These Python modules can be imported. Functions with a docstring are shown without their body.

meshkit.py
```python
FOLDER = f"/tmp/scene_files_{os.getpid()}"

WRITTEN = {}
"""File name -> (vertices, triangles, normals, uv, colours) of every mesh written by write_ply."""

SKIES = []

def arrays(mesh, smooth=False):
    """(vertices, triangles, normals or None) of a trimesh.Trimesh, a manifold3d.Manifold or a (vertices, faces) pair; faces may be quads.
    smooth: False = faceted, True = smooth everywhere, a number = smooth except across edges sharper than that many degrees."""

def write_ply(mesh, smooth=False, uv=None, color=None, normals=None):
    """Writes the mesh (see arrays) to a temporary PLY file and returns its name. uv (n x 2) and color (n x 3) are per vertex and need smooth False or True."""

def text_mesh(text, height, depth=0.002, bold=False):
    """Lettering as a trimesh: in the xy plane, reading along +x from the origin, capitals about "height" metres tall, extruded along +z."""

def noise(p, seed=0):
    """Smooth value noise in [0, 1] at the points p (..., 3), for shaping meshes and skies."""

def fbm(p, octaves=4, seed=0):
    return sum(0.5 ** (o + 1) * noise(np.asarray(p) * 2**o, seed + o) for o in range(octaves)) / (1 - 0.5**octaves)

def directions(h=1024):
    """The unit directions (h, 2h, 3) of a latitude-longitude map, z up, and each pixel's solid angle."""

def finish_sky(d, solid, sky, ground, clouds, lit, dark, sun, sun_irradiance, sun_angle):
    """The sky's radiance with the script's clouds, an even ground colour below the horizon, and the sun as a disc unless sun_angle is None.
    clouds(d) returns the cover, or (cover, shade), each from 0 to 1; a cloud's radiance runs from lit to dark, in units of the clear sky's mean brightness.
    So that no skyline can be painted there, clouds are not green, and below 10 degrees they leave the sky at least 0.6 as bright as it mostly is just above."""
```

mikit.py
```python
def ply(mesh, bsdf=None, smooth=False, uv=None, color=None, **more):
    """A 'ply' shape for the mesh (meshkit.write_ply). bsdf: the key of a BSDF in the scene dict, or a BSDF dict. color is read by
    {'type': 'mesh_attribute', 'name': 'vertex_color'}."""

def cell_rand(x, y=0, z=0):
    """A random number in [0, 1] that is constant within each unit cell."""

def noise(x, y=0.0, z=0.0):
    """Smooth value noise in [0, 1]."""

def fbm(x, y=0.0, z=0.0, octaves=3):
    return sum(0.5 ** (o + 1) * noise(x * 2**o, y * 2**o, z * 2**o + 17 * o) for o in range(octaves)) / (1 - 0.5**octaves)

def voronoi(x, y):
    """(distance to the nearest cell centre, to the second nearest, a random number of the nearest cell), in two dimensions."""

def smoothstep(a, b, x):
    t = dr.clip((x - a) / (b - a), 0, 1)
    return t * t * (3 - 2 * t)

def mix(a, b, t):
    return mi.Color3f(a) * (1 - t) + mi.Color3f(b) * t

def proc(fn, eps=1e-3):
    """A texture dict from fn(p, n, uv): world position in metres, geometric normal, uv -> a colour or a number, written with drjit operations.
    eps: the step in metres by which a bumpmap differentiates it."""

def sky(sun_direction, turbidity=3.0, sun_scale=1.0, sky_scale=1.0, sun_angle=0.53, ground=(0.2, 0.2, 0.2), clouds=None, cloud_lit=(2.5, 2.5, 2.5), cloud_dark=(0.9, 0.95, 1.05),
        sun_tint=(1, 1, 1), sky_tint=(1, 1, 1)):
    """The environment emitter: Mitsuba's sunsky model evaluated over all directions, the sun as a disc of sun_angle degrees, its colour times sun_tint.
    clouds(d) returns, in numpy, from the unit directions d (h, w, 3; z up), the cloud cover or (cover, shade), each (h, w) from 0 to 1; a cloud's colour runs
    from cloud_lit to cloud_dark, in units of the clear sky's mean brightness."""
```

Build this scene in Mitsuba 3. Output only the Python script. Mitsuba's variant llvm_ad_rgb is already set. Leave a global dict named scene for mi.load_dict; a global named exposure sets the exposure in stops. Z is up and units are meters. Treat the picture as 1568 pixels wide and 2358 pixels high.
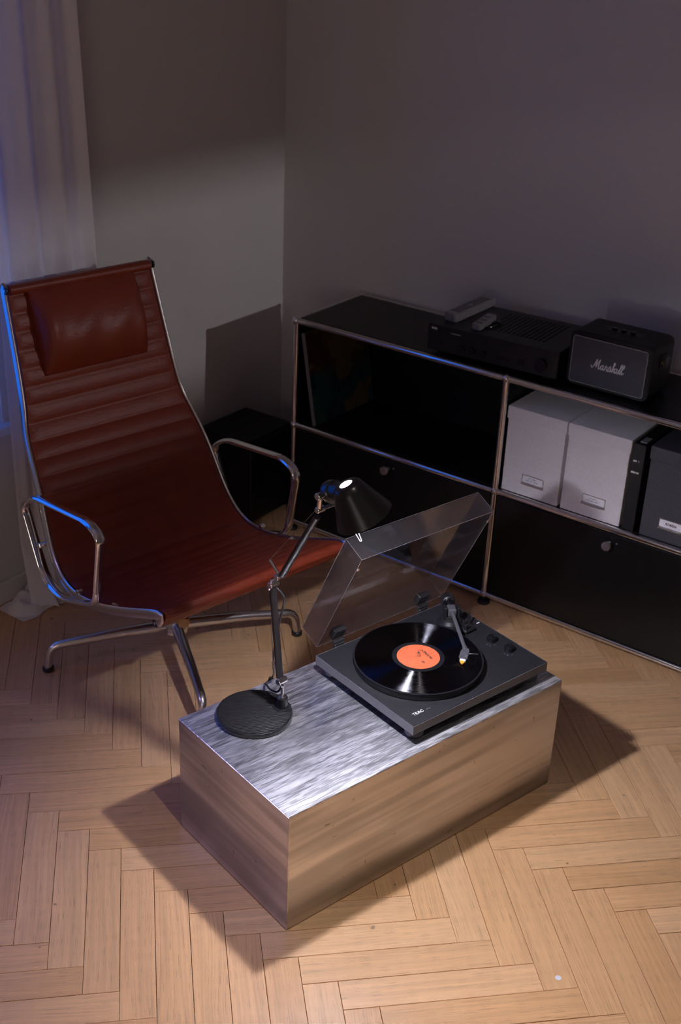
import math, random
import numpy as np, trimesh, manifold3d as m3
import drjit as dr
import mitsuba as mi
import mikit, meshkit
from mikit import noise, fbm, cell_rand, smoothstep, mix
from shapely.geometry import Polygon, LineString, box as sbox
from shapely.ops import unary_union

T = mi.ScalarTransform4f
scene, labels = {}, {}
random.seed(7); rng = np.random.default_rng(7)
V = lambda *a: np.array(a, float)

# ------------------------------------------------------------------ camera, lights, exposure
exposure = 0.0
CAM = V(1.53588, -2.93351, 1.95774); YAW, PITCH, ROLL, FPX = -.6184, .4705, .04138, 2860.64
_d = V(math.sin(YAW) * math.cos(PITCH), math.cos(YAW) * math.cos(PITCH), -math.sin(PITCH))
_r = V(math.cos(YAW), -math.sin(YAW), 0); _u = np.cross(_r, _d)
UP = -math.sin(ROLL) * _r + math.cos(ROLL) * _u
scene['camera'] = {'type': 'thinlens', 'fov': math.degrees(2 * math.atan(784 / FPX)), 'fov_axis': 'x', 'near_clip': .05, 'far_clip': 30.,
                   'aperture_radius': .0045, 'focus_distance': 2.62,
                   'to_world': T().look_at(origin=CAM.tolist(), target=(CAM + _d).tolist(), up=UP.tolist())}
# unseen violet light out of view, placed to tint the floor at the left
scene['unseen_violet_light'] = {'type': 'spot', 'intensity': {'type': 'rgb', 'value': [.62, .52, 1.75]}, 'cutoff_angle': 38., 'beam_width': 12.,
                              'to_world': T().look_at(origin=[-.95, -2.35, 1.05], target=[-.15, -1.68, 0.], up=[0, 0, 1])}
# unseen overhead light out of view, placed to light the floor in front
scene['unseen_overhead_light'] = {'type': 'spot', 'intensity': {'type': 'rgb', 'value': [7.5, 6.9, 6.6]}, 'cutoff_angle': 27., 'beam_width': 9.,
                               'to_world': T().look_at(origin=[1.11, -1.72, 2.6], target=[.75, -1.75, 0.], up=[0, 1, 0])}
BULB_RADIANCE = [2420., 2370., 2700.]
SLOT_RADIANCE = [47000., 44500., 46000.]
WINDOW_RADIANCE = [.012, .19, 1.10]
FILL_GLOBE_RADIANCE = [2.4, 2.12, 1.96]

# ------------------------------------------------------------------ materials
def rgb(*c): return {'type': 'rgb', 'value': list(c)}
def principled(c, rough=.5, metal=0., spec=.5, two=True, **k):
    b = {'type': 'principled', 'base_color': c if isinstance(c, dict) else rgb(*c), 'roughness': rough, 'metallic': metal, 'specular': spec, **k}
    return {'type': 'twosided', 'b': b} if two else b
def mat(key, d): scene[key] = {**d}; return key

def wall_col(p, n, uv): return mi.Color3f(.60, .578, .57) * (.97 + .06 * fbm(p.x * 3 + 5, p.y * 3, p.z * 3))
mat('m_wall', {'type': 'bumpmap', 'arbitrary': mikit.proc(lambda p, n, uv: .0004 * fbm(p.x * 130, p.y * 130, p.z * 130, 2), eps=2e-3), 'scale': 1.0,
               'b': {'type': 'twosided', 'b': {'type': 'diffuse', 'reflectance': mikit.proc(wall_col)}}})
mat('m_white_trim', principled((.62, .6, .59), .4))
mat('m_ceiling', {'type': 'diffuse', 'reflectance': rgb(.6, .58, .57)})

def oak(p, n, uv):      # uv.x: metres along the plank (+ random shift), uv.y: plank number + 0..1 across
    k = dr.floor(uv.y); a = uv.x; c = (uv.y - k) * .0716
    r1, r2, r3 = cell_rand(k, 3), cell_rand(k, 7), cell_rand(k, 11)
    wav = .006 * (noise(a * 5 + 40 * r1, c * 20) - .5) * (1 + 2 * r2)
    ring = fbm((c + wav) * 260 * (.6 + .8 * r2), a * 3.2 + 9 * r3, k, 3)
    fine = noise((c + wav) * 1500, a * 28, k)
    cath = noise((c + .02 * noise(a * 7, k)) * 90, a * 5.5 + 30 * r2, k)
    base = mix((.56, .325, .155), (.69, .435, .235), r1)
    base = mix(base, (.62, .355, .175), .5 * r3)
    t = .80 + .24 * ring + .10 * (cath - .5)
    pore = 1 - .25 * smoothstep(.72, .9, fine)
    blot = .94 + .12 * fbm(p.x * 6, p.y * 6, 0., 2)
    knot = 1 - .5 * smoothstep(.972, .990, noise(p.x * 30 + 3, p.y * 30, 1.))
    return base * (t * pore * blot * knot)
mat('m_oak', principled(mikit.proc(oak), .36, spec=.45))
mat('m_subfloor', principled((.035, .022, .014), .9, spec=.1))

def chrome_b(a, u=None): return {'type': 'twosided', 'b': {'type': 'roughconductor', 'material': 'Cr', 'alpha': a, 'distribution': 'ggx'}}
mat('m_chrome', {'type': 'twosided', 'b': {'type': 'principled', 'base_color': rgb(.80, .79, .79), 'metallic': 1., 'roughness': .10, 'specular': .5}})
mat('m_tube', {'type': 'twosided', 'b': {'type': 'principled', 'base_color': rgb(.74, .72, .72), 'metallic': 1., 'roughness': .09, 'specular': .5}})
mat('m_alu', {'type': 'twosided', 'b': {'type': 'principled', 'base_color': rgb(.70, .68, .67), 'metallic': 1., 'roughness': .27, 'specular': .5}})

def leather(p, n, uv):
    f = fbm(p.x * 24, p.y * 24, p.z * 24)
    return mix((.14, .018, .007), (.19, .029, .011), f)
mat('m_leather', {'type': 'bumpmap', 'arbitrary': mikit.proc(lambda p, n, uv: .0006 * fbm(p.x * 190, p.y * 190, p.z * 190, 2), eps=1.5e-3), 'scale': 1.0,
                  'b': principled(mikit.proc(leather), .46, spec=.42)})
mat('m_black_plastic', principled((.012, .012, .013), .35))
mat('m_black_satin', principled((.008, .008, .009), .42, spec=.4))
mat('m_black_gloss', principled((.005, .005, .006), .14))
mat('m_black_wood', principled((.006, .006, .006), .5, spec=.25))
mat('m_usm_black', principled((.0035, .0035, .0038), .34, spec=.28))
mat('m_lamp_black', principled((.007, .007, .008), .26, spec=.6))
mat('m_plinth', principled(mikit.proc(lambda p, n, uv: mix((.007, .007, .0085), (.015, .015, .018), noise(p.x * 900, p.y * 900, p.z * 900))), .50, spec=.4))
mat('m_edge_grey', principled((.095, .092, .10), .5))
mat('m_platter', principled((.006, .006, .007), .40))
mat('m_rubber', principled((.01, .01, .01), .8, spec=.2))
mat('m_grey_arm', principled((.055, .055, .062), .38))
mat('m_brass', principled((.75, .52, .25), .3, metal=1.))
mat('m_white_print', principled((.75, .75, .76), .6))
mat('m_grey_print', principled((.28, .28, .30), .6))
mat('m_dark_print', principled((.05, .02, .02), .7))
mat('m_red_print', principled((.55, .10, .07), .7))
mat('m_label_orange', principled((.70, .145, .060), .6, spec=.25))
mat('m_paper', principled((.72, .72, .76), .7, spec=.2))
mat('m_box_white', principled(mikit.proc(lambda p, n, uv: mix((.60, .575, .59), (.66, .635, .65), noise(p.x * 500, p.y * 500, p.z * 160))), .75, spec=.25))
mat('m_box_black', principled(mikit.proc(lambda p, n, uv: mix((.030, .029, .036), (.046, .044, .054), noise(p.x * 500, p.y * 500, p.z * 500))), .7, spec=.3))
mat('m_holder', principled((.5, .48, .46), .35, metal=1.))
mat('m_remote_grey', principled((.16, .155, .165), .45))
mat('m_remote_dark', principled((.05, .05, .055), .5))
mat('m_yellow', principled((.75, .36, .03), .4))
mat('m_white_plastic', principled((.7, .7, .7), .5))

def steel_top(p, n, uv):    # streaks along the long side of the bench (uv.x runs along it)
    s = fbm(uv.x * 16, uv.y * 140, 2., 3); b = fbm(uv.x * 7 + 4, uv.y * 12, 5., 3); q = noise(uv.x * 38, uv.y * 420, 1.)
    return .38 + .22 * smoothstep(.25, .75, .5 * s + .25 * b + .25 * q)
def steel_col(p, n, uv):
    s = fbm(uv.x * 15 + 3, uv.y * 120, 9., 3); b = fbm(uv.x * 7 + 9, uv.y * 13, 3., 3); q = noise(uv.x * 55 + 5, uv.y * 560, 4.)
    t = smoothstep(.36, .62, .46 * s + .18 * b + .36 * q)
    return mix((.44, .44, .465), (.88, .88, .92), t)
mat('m_steel_top', {'type': 'twosided', 'b': {'type': 'principled', 'base_color': mikit.proc(steel_col), 'metallic': 1., 'roughness': mikit.proc(steel_top), 'specular': .5, 'anisotropic': .35}})
def steel_side(p, n, uv):
    s = fbm(uv.x * 2.2 + 1, uv.y * 34, 6., 3); b = fbm(uv.x * 4, uv.y * 9, 8., 2)
    dots = 1 - .55 * smoothstep(.965, .985, noise(uv.x * 95, uv.y * 95, 2.))
    return mix((.35, .345, .36), (.58, .562, .575), smoothstep(.3, .7, .7 * s + .3 * b)) * dots
mat('m_steel_side', {'type': 'twosided', 'b': {'type': 'principled', 'base_color': mikit.proc(steel_side), 'metallic': 1., 'roughness': .33, 'specular': .5, 'anisotropic': .3}})
mat('m_steel_edge', principled((.75, .75, .78), .3, metal=1.))

def vinyl(p, n, uv):
    r = uv.x
    track = smoothstep(.45, .55, noise(r * 420, 3.)) * .5 + .5 * noise(r * 2600, 1.)
    return .020 + .045 * track
mat('m_vinyl', {'type': 'twosided', 'b': {'type': 'roughconductor', 'material': 'none', 'specular_reflectance': rgb(.075, .075, .085), 'alpha_u': .65, 'alpha_v': mikit.proc(vinyl)}})
mat('m_vinyl_smooth', principled((.008, .008, .010), .12, spec=.6))
mat('m_acrylic', {'type': 'blendbsdf', 'weight': .007, 'a': {'type': 'thindielectric', 'int_ior': 1.49, 'specular_transmittance': rgb(.80, .775, .785)},
                  'b': {'type': 'twosided', 'b': {'type': 'diffuse', 'reflectance': rgb(.5, .5, .52)}}})   # smoky acrylic under a film of dust
mat('m_edge_highlight', principled((.10, .10, .11), .25, spec=.6))
mat('m_grille', principled(mikit.proc(lambda p, n, uv: mix((.008, .008, .011), (.065, .062, .082),
    smoothstep(.35, .75, .5 + .25 * dr.sin(p.x * 2100.) + .25 * dr.sin(p.z * 2100. + p.x * 1050.)))), .6))
mat('m_gold_frame', principled((.35, .33, .32), .35, metal=.6))
def sleeve_col(p, n, uv):
    b = fbm(p.y * 17, p.z * 17, 3., 3); c = fbm(p.y * 11 + 7, p.z * 13, 8., 3)
    top = mix((.040, .010, .012), (.07, .025, .010), smoothstep(.4, .6, b)); low = mix((.006, .014, .04), (.010, .05, .045), smoothstep(.4, .6, b))
    col = mix(low, top, smoothstep(.50, .60, p.z + .12 * (c - .5)))
    return mix(col, (.08, .06, .03), smoothstep(.60, .66, c))
mat('m_sleeve', principled(mikit.proc(sleeve_col), .5))
mat('m_sleeve_edge', principled((.14, .13, .13), .6))
def cloth(c): return {'type': 'principledthin', 'base_color': rgb(*c), 'roughness': .8, 'diff_trans': .45, 'spec_trans': 0., 'sheen': .2}
mat('m_curtain', cloth((.86, .83, .86)))
mat('m_shade_in', principled((.62, .62, .62), .6))
mat('m_cord', principled((.012, .012, .012), .5))
mat('m_window_dark', principled((.03, .03, .035), .4))

# ------------------------------------------------------------------ helpers
def key_of(name):
    if name not in scene: return name
    i = 1
    while f'{name}_{i:03d}' in scene: i += 1
    return f'{name}_{i:03d}'
def add(name, mesh, m, smooth=32, parent=None, label=None, uv=None, **more):
    key = key_of((parent + '__' if parent else '') + name)
    scene[key] = mikit.ply(mesh, m, smooth=smooth, uv=uv, **more)
    if label: labels[key] = {'label': label}
    return key
THINGS = set()
def thing(name, label, cat, group=None):
    key, i = name, 1
    while key in THINGS: key = f'{name}_{i:03d}'; i += 1
    THINGS.add(key); labels[key] = {'label': label, 'category': cat}
    if group: labels[key]['group'] = group
    return key
def struct(name, mesh, m, label, smooth=False, **k):
    scene[name] = mikit.ply(mesh, m, smooth=smooth, **k); labels[name] = {'kind': 'structure', 'label': label}
    return name
def cat(*ms): return trimesh.util.concatenate([x for x in ms])
def man(m): mm = m.to_mesh(); return trimesh.Trimesh(mm.vert_properties[:, :3], mm.tri_verts, process=False)
def aabb(x0, x1, y0, y1, z0, z1):
    b = trimesh.creation.box((x1 - x0, y1 - y0, z1 - z0)); b.apply_translation(((x0 + x1) / 2, (y0 + y1) / 2, (z0 + z1) / 2)); return b
def rbox(x0, x1, y0, y1, z0, z1, r=.002):       # box with chamfered edges and corners
    pts = []
    for a in (0, 1):
        for b in (0, 1):
            for c in (0, 1):
                q = V((x0, x1)[a], (y0, y1)[b], (z0, z1)[c]); s = V(1 - 2 * a, 1 - 2 * b, 1 - 2 * c) * r
                for k in range(3):
                    d = s.copy(); d[k] = 0; pts.append(q + d)
    return trimesh.convex.convex_hull(np.array(pts))
def rrect(w, h, r, n=6):
    return Polygon([(-w / 2, -h / 2), (w / 2, -h / 2), (w / 2, h / 2), (-w / 2, h / 2)]).buffer(-r).buffer(r, quad_segs=n)
def extr(poly, z0, z1):
    m = trimesh.creation.extrude_polygon(poly, z1 - z0); m.apply_translation((0, 0, z0)); return m
def frame_mat(o, x, y, z):
    M = np.eye(4); M[:3, 0], M[:3, 1], M[:3, 2], M[:3, 3] = x, y, z, o; return M
def axis_mat(o, z):
    z = np.asarray(z, float) / np.linalg.norm(z); h = V(0, 0, 1) if abs(z[2]) < .9 else V(1, 0, 0)
    x = np.cross(h, z); x /= np.linalg.norm(x); return frame_mat(o, x, np.cross(z, x), z)
def xf(m, M): m = m.copy(); m.apply_transform(M); return m
def tube(pts, r, n=14, closed=False, squash=None, ref=None):
    """Round tube along a polyline; squash=(a, b): half sizes across and along 'ref'."""
    P = np.asarray(pts, float); N = len(P); r = np.broadcast_to(r, N)
    tg = np.roll(P, -1, 0) - np.roll(P, 1, 0) if closed else np.gradient(P, axis=0)
    tg /= np.linalg.norm(tg, axis=1, keepdims=True)
    h = np.asarray(ref, float) if ref is not None else (V(0, 0, 1) if abs(tg[0][2]) < .9 else V(1, 0, 0))
    a = np.arange(n) * 2 * math.pi / n; rings = []
    for i in range(N):
        x = h - tg[i] * (h @ tg[i]); x /= np.linalg.norm(x); y = np.cross(tg[i], x)
        if ref is None: h = x
        sx, sy = squash if squash is not None else (r[i], r[i])
        rings.append(P[i] + np.cos(a)[:, None] * x * sx + np.sin(a)[:, None] * y * sy)
    v = np.vstack(rings); f = []
    for i in range(N if closed else N - 1):
        for k in range(n):
            a0, a1 = i * n + k, i * n + (k + 1) % n; b0, b1 = ((i + 1) % N) * n + k, ((i + 1) % N) * n + (k + 1) % n
            f += [[a0, a1, b1], [a0, b1, b0]]
    if not closed:
        v = np.vstack([v, P[0], P[-1]]); c0, c1 = len(v) - 2, len(v) - 1
        for k in range(n):
            f += [[c0, (k + 1) % n, k], [c1, (N - 1) * n + k, (N - 1) * n + (k + 1) % n]]
    m = trimesh.Trimesh(v, f, process=False); return m
def smooth_path(pts, n=60):
    from scipy.interpolate import CubicSpline
    P = np.asarray(pts, float); t = np.r_[0, np.cumsum(np.linalg.norm(np.diff(P, axis=0), axis=1))]
    return CubicSpline(t, P)(np.linspace(0, t[-1], n))
def fillet(pts, r, n=6, closed=False):
    P = [np.asarray(p, float) for p in pts]; out = []; N = len(P)
    for i in range(N):
        if not closed and i in (0, N - 1): out.append(P[i]); continue
        a, b, c = P[i - 1], P[i], P[(i + 1) % N]; u, w = a - b, c - b; lu, lw = np.linalg.norm(u), np.linalg.norm(w)
        u, w = u / lu, w / lw; d = min(r, lu * .45, lw * .45)
        for k in range(n + 1):
            t = k / n; out.append((1 - t) ** 2 * (b + u * d) + 2 * t * (1 - t) * b + t * t * (b + w * d))
    return np.array(out)
def lathe(prof, n=48, o=(0, 0, 0), axis=(0, 0, 1)):
    P = np.asarray(prof, float); a = np.arange(n) * 2 * math.pi / n
    v = np.concatenate([np.stack([P[:, 0] * math.cos(t), P[:, 0] * math.sin(t), P[:, 1]], 1) for t in a]); K = len(P); f = []
    for i in range(n):
        j = (i + 1) % n
        for k in range(K - 1):
            f += [[i * K + k, j * K + k, j * K + k + 1], [i * K + k, j * K + k + 1, i * K + k + 1]]
    m = trimesh.Trimesh(v, f, process=False); m.merge_vertices(); m.update_faces(m.nondegenerate_faces())
    return xf(m, axis_mat(np.asarray(o, float), axis))
def cyl(o, axis, r, h, ch=.0008, n=28): return lathe([(0, 0), (r - ch, 0), (r, ch), (r, h - ch), (r - ch, h), (0, h)], n, o, axis)
def ball(c, r, s=3):
    m = trimesh.creation.icosphere(subdivisions=s, radius=r); m.apply_translation(c); return m
def strokes(lines, w, depth, n=4):
    g = unary_union([LineString(l).buffer(w, quad_segs=n) for l in lines]).simplify(w * .08)
    return cat(*[trimesh.creation.extrude_polygon(q, depth) for q in (g.geoms if hasattr(g, 'geoms') else [g])])

# ------------------------------------------------------------------ room shell
X0, X1, Y0, Y1, ZC = -1.112, 5.2, -4.6, .382, 2.75
WY0, WY1, WZ0, WZ1 = -1.80, -.868, .56, 2.35     # window in the left wall, out of view, sized for its blue light
struct('wall_back', aabb(X0 - .2, X1 + .2, Y1, Y1 + .2, -.05, ZC), 'm_wall', 'plain dim plaster wall behind the black sideboard')
struct('wall_left', cat(aabb(X0 - .22, X0, WY1, Y1, -.05, ZC), aabb(X0 - .22, X0, Y0, WY0, -.05, ZC), aabb(X0 - .22, X0, WY0, WY1, -.05, WZ0), aabb(X0 - .22, X0, WY0, WY1, WZ1, ZC)),
       'm_wall', 'plain plaster wall with the window, behind the red leather chair')
struct('wall_right', aabb(X1, X1 + .2, Y0, Y1, -.05, ZC), 'm_wall', 'wall on the right outside the view')
struct('wall_front', aabb(X0 - .2, X1 + .2, Y0 - .2, Y0, -.05, ZC), 'm_wall', 'wall behind the camera')
struct('ceiling', aabb(X0 - .2, X1 + .2, Y0 - .2, Y1 + .2, ZC, ZC + .1), 'm_ceiling', 'plain white ceiling above the view')
w = struct('window_1', cat(aabb(X0 - .14, X0 - .08, WY1 - .05, WY1, WZ0, WZ1), aabb(X0 - .14, X0 - .08, WY0, WY0 + .05, WZ0, WZ1), aabb(X0 - .14, X0 - .08, WY0, WY1, WZ0, WZ0 + .05),
           aabb(X0 - .14, X0 - .08, WY0, WY1, WZ1 - .05, WZ1)), 'm_window_dark', 'window just out of view at the left, lighting the room with deep blue evening light')
add('pane', aabb(X0 - .118, X0 - .110, WY0 + .05, WY1 - .05, WZ0 + .05, WZ1 - .05), 'm_window_dark', False, w, 'blue evening glow', emitter={'type': 'area', 'radiance': rgb(*WINDOW_RADIANCE)})  # pane glows in place of the blue light from outside
add('sill', rbox(X0 - .08, X0 + .03, WY0 - .04, WY1 + .02, WZ0 - .03, WZ0, .004), 'm_white_trim', False, w)
struct('baseboard_left', rbox(X0, X0 + .014, Y0, Y1 - .014, 0, .07, .003), 'm_white_trim', 'low painted baseboard along the left wall')
struct('baseboard_back', rbox(X0, X1, Y1 - .014, Y1, 0, .07, .003), 'm_white_trim', 'low painted baseboard along the back wall')
scene['fill_globe_light'] = {'type': 'sphere', 'center': [1.5, -4.08, 1.15], 'radius': .42, 'bsdf': {'type': 'ref', 'id': 'm_white_plastic'}, 'emitter': {'type': 'area', 'radiance': rgb(*FILL_GLOBE_RADIANCE)}}  # added fill globe out of view, lifts the walls and the room
sp_o, sp_c, sp_s = V(4.8, .1, 2.6), math.tan(math.radians(14.1)), math.tan(math.radians(20.3))
spot = thing('unseen_slot_spotlight', 'unseen black slot spotlight out of view at the far right, placed to light the left wall', 'spotlight')  # out of view; lights a low band on left wall and chair back
scene[spot + '__lamp'] = {'type': 'disk', 'to_world': T().translate(sp_o.tolist()).rotate([0, 1, 0], -107).scale(.0095), 'bsdf': {'type': 'ref', 'id': 'm_white_plastic'}, 'emitter': {'type': 'area', 'radiance': rgb(*SLOT_RADIANCE)}}
hx0, hx1, hy0, hy1, hz0, hz1 = 4.30, 4.90, -.16, .30, 2.30, 2.70
add('housing', cat(aabb(hx0, hx1, hy0, hy1, hz1, hz1 + .01), aabb(hx0, hx1, hy0, hy1, hz0 - .01, hz0), aabb(hx0, hx1, hy0 - .01, hy0, hz0 - .01, hz1 + .01), aabb(hx0, hx1, hy1, hy1 + .01, hz0 - .01, hz1 + .01), aabb(hx1, hx1 + .01, hy0 - .01, hy1 + .01, hz0 - .01, hz1 + .01)), 'm_black_wood', False, spot)
add('beam_plate', cat(aabb(hx0 - .004, hx0, hy0 - .01, hy1 + .01, 2.6 - .5 * sp_c, hz1 + .01)), 'm_black_wood', False, spot)  # plates bound the unseen beam above and below
add('beam_plate', cat(aabb(hx0 - .004, hx0, hy0 - .01, hy1 + .01, hz0 - .01, 2.6 - .5 * sp_s)), 'm_black_wood', False, spot)
add('bracket', aabb(4.6, 4.64, .05, .09, hz1 + .01, ZC), 'm_black_wood', False, spot)
labels['fill_globe_light'] = {'label': 'added fill globe behind the camera that brightens the dim walls', 'category': 'lamp'}

# herringbone parquet: planks .405 x .0716 m at 45 degrees to the walls
struct('floor', aabb(X0 - .2, X1 + .2, Y0 - .2, Y1 + .2, -.06, -.008), 'm_subfloor', 'oak herringbone parquet floor')
PL, PW, GAP = .4055, .0716, .0005
S2 = math.sqrt(.5)
def cam_px(q):
    rel = np.asarray(q, float) - CAM; Rr = math.cos(ROLL) * _r + math.sin(ROLL) * _u; z = rel @ _d
    return V(784 + FPX * (rel @ Rr) / z, 1179 - FPX * (rel @ UP) / z) if z > .2 else V(-9999, -9999)
BE_X, BE_Y, BE_O = V(math.cos(1.32), math.sin(1.32)), V(-math.sin(1.32), math.cos(1.32)), V(.36474, -1.41927)
BW, BD, BH = .80285, .40321, .30292
bench_poly = Polygon([BE_O, BE_O + BE_X * BW, BE_O + BE_X * BW + BE_Y * BD, BE_O + BE_Y * BD])
room_poly = sbox(X0, Y0, X1, Y1)
planks = []
for row in range(-9, 5):                  # zigzag rows; H planks run up-right, V planks run down-right
    yb = -1.459 + row * .573
    for i in range(-34, 52):
        xl = .4265 + i * 2 * PW * S2
        planks.append((V(xl, yb), V(S2, S2), V(S2, -S2)))          # H: left top corner, along, across
        vx, vy = xl, yb - PW * S2 * 1
        planks.append((V(xl + PW * S2, vy), V(S2, -S2), V(S2, S2)))
def plank_mesh(poly, o, al, ac, idx, z):
    ring = list(poly.exterior.coords)[:-1]
    if Polygon(ring).exterior.is_ccw is False: ring = ring[::-1]
    c = poly.centroid; n = len(ring)
    top = []
    for k in range(n):
        a, b, d = V(*ring[k - 1]), V(*ring[k]), V(*ring[(k + 1) % n])
        e1, e2 = (b - a) / max(np.linalg.norm(b - a), 1e-9), (d - b) / max(np.linalg.norm(d - b), 1e-9)
        top.append(b + (V(-e1[1], e1[0]) + V(-e2[1], e2[0])) * .0006)
    v = [(*q, -.008) for q in ring] + [(*q, z - .0006) for q in ring] + [(*q, z) for q in top]
    f = []
    for l in (0, n):
        for k in range(n):
            j = (k + 1) % n; f += [[l + k, l + j, l + n + j], [l + k, l + n + j, l + n + k]]
    f += [[2 * n, 2 * n + k, 2 * n + k + 1] for k in range(1, n - 1)]
    v = np.array(v); rel = v[:, :2] - o; ua = rel @ al + 3.7 * (idx % 41); ub = np.clip(rel @ ac / PW, .002, .998) + idx
    return trimesh.Trimesh(v, f, process=False), np.stack([ua, ub], 1)
items = []
for o, al, ac in planks:
    q = Polygon([o + al * GAP + ac * GAP, o + al * (PL - GAP) + ac * GAP, o + al * (PL - GAP) + ac * (PW - GAP), o + al * GAP + ac * (PW - GAP)])
    q = q.intersection(room_poly)
    if q.is_empty or q.geom_type != 'Polygon' or q.area < 3e-5: continue
    c = V(q.centroid.x, q.centroid.y); px = cam_px((*c, 0))
    pts = [cam_px((x, y, 0)) for x, y in q.exterior.coords]
    vis = any(-10 < u < 1578 and 900 < w_ < 2368 for u, w_ in pts) and not bench_poly.buffer(-.03).contains(q) and not (c[1] > .03 and c[0] > -.80)
    if np.linalg.norm(c - V(.3, -1.2)) > 3.2: continue
    items.append((vis, np.linalg.norm(c - CAM[:2]), q, o, al, ac))
items.sort(key=lambda t: (not t[0], t[1]))
far_m, far_uv = [], []
for k, (vis, d, q, o, al, ac) in enumerate(items):
    z = -.0006 * rng.random()
    m, uv = plank_mesh(q, o, al, ac, k + 1, z)
    if vis and k < 300: add('plank', m, 'm_oak', False, 'floor', uv=uv)
    else: far_m.append(m); far_uv.append(uv)
kf = add('outer_planks', cat(*far_m), 'm_oak', False, 'floor', uv=np.vstack(far_uv)); labels[kf] = {'kind': 'stuff', 'label': 'oak planks of the parquet outside the view'}

# ------------------------------------------------------------------ steel bench
t = thing('steel_bench', 'long low box of scuffed brushed steel carrying the turntable and the desk lamp', 'bench')
def bench_panel(name, P, ux, uy, w_, h_, th, m, lab=None):
    """Slab: corner P, directions ux and uy (unit), inward thickness th along -normal; uv in metres."""
    n = np.cross(ux, uy); e = .0009; v = []
    for d, s in ((0, e), (-e, 0), (-th, 0)):
        for a, b in ((s, s), (w_ - s, s), (w_ - s, h_ - s), (s, h_ - s)): v.append(P + ux * a + uy * b + n * d)
    f = [[0, 1, 2], [0, 2, 3], [8, 10, 9], [8, 11, 10]]
    for l in (0, 4):
        for k in range(4):
            j = (k + 1) % 4; f += [[l + k, l + 4 + k, l + 4 + j], [l + k, l + 4 + j, l + j]]
    v = np.array(v); rel = v - P
    add(name, trimesh.Trimesh(v, f, process=False), m, False, t, lab, uv=np.stack([rel @ ux, rel @ uy], 1))
o3, ex3, ey3, ez3 = V(*BE_O, 0), V(*BE_X, 0), V(*BE_Y, 0), V(0, 0, 1)
bench_panel('top_panel', o3 + ez3 * BH, ex3, ey3, BW, BD, .003, 'm_steel_top', 'scuffed bright steel top with streaks')
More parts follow.
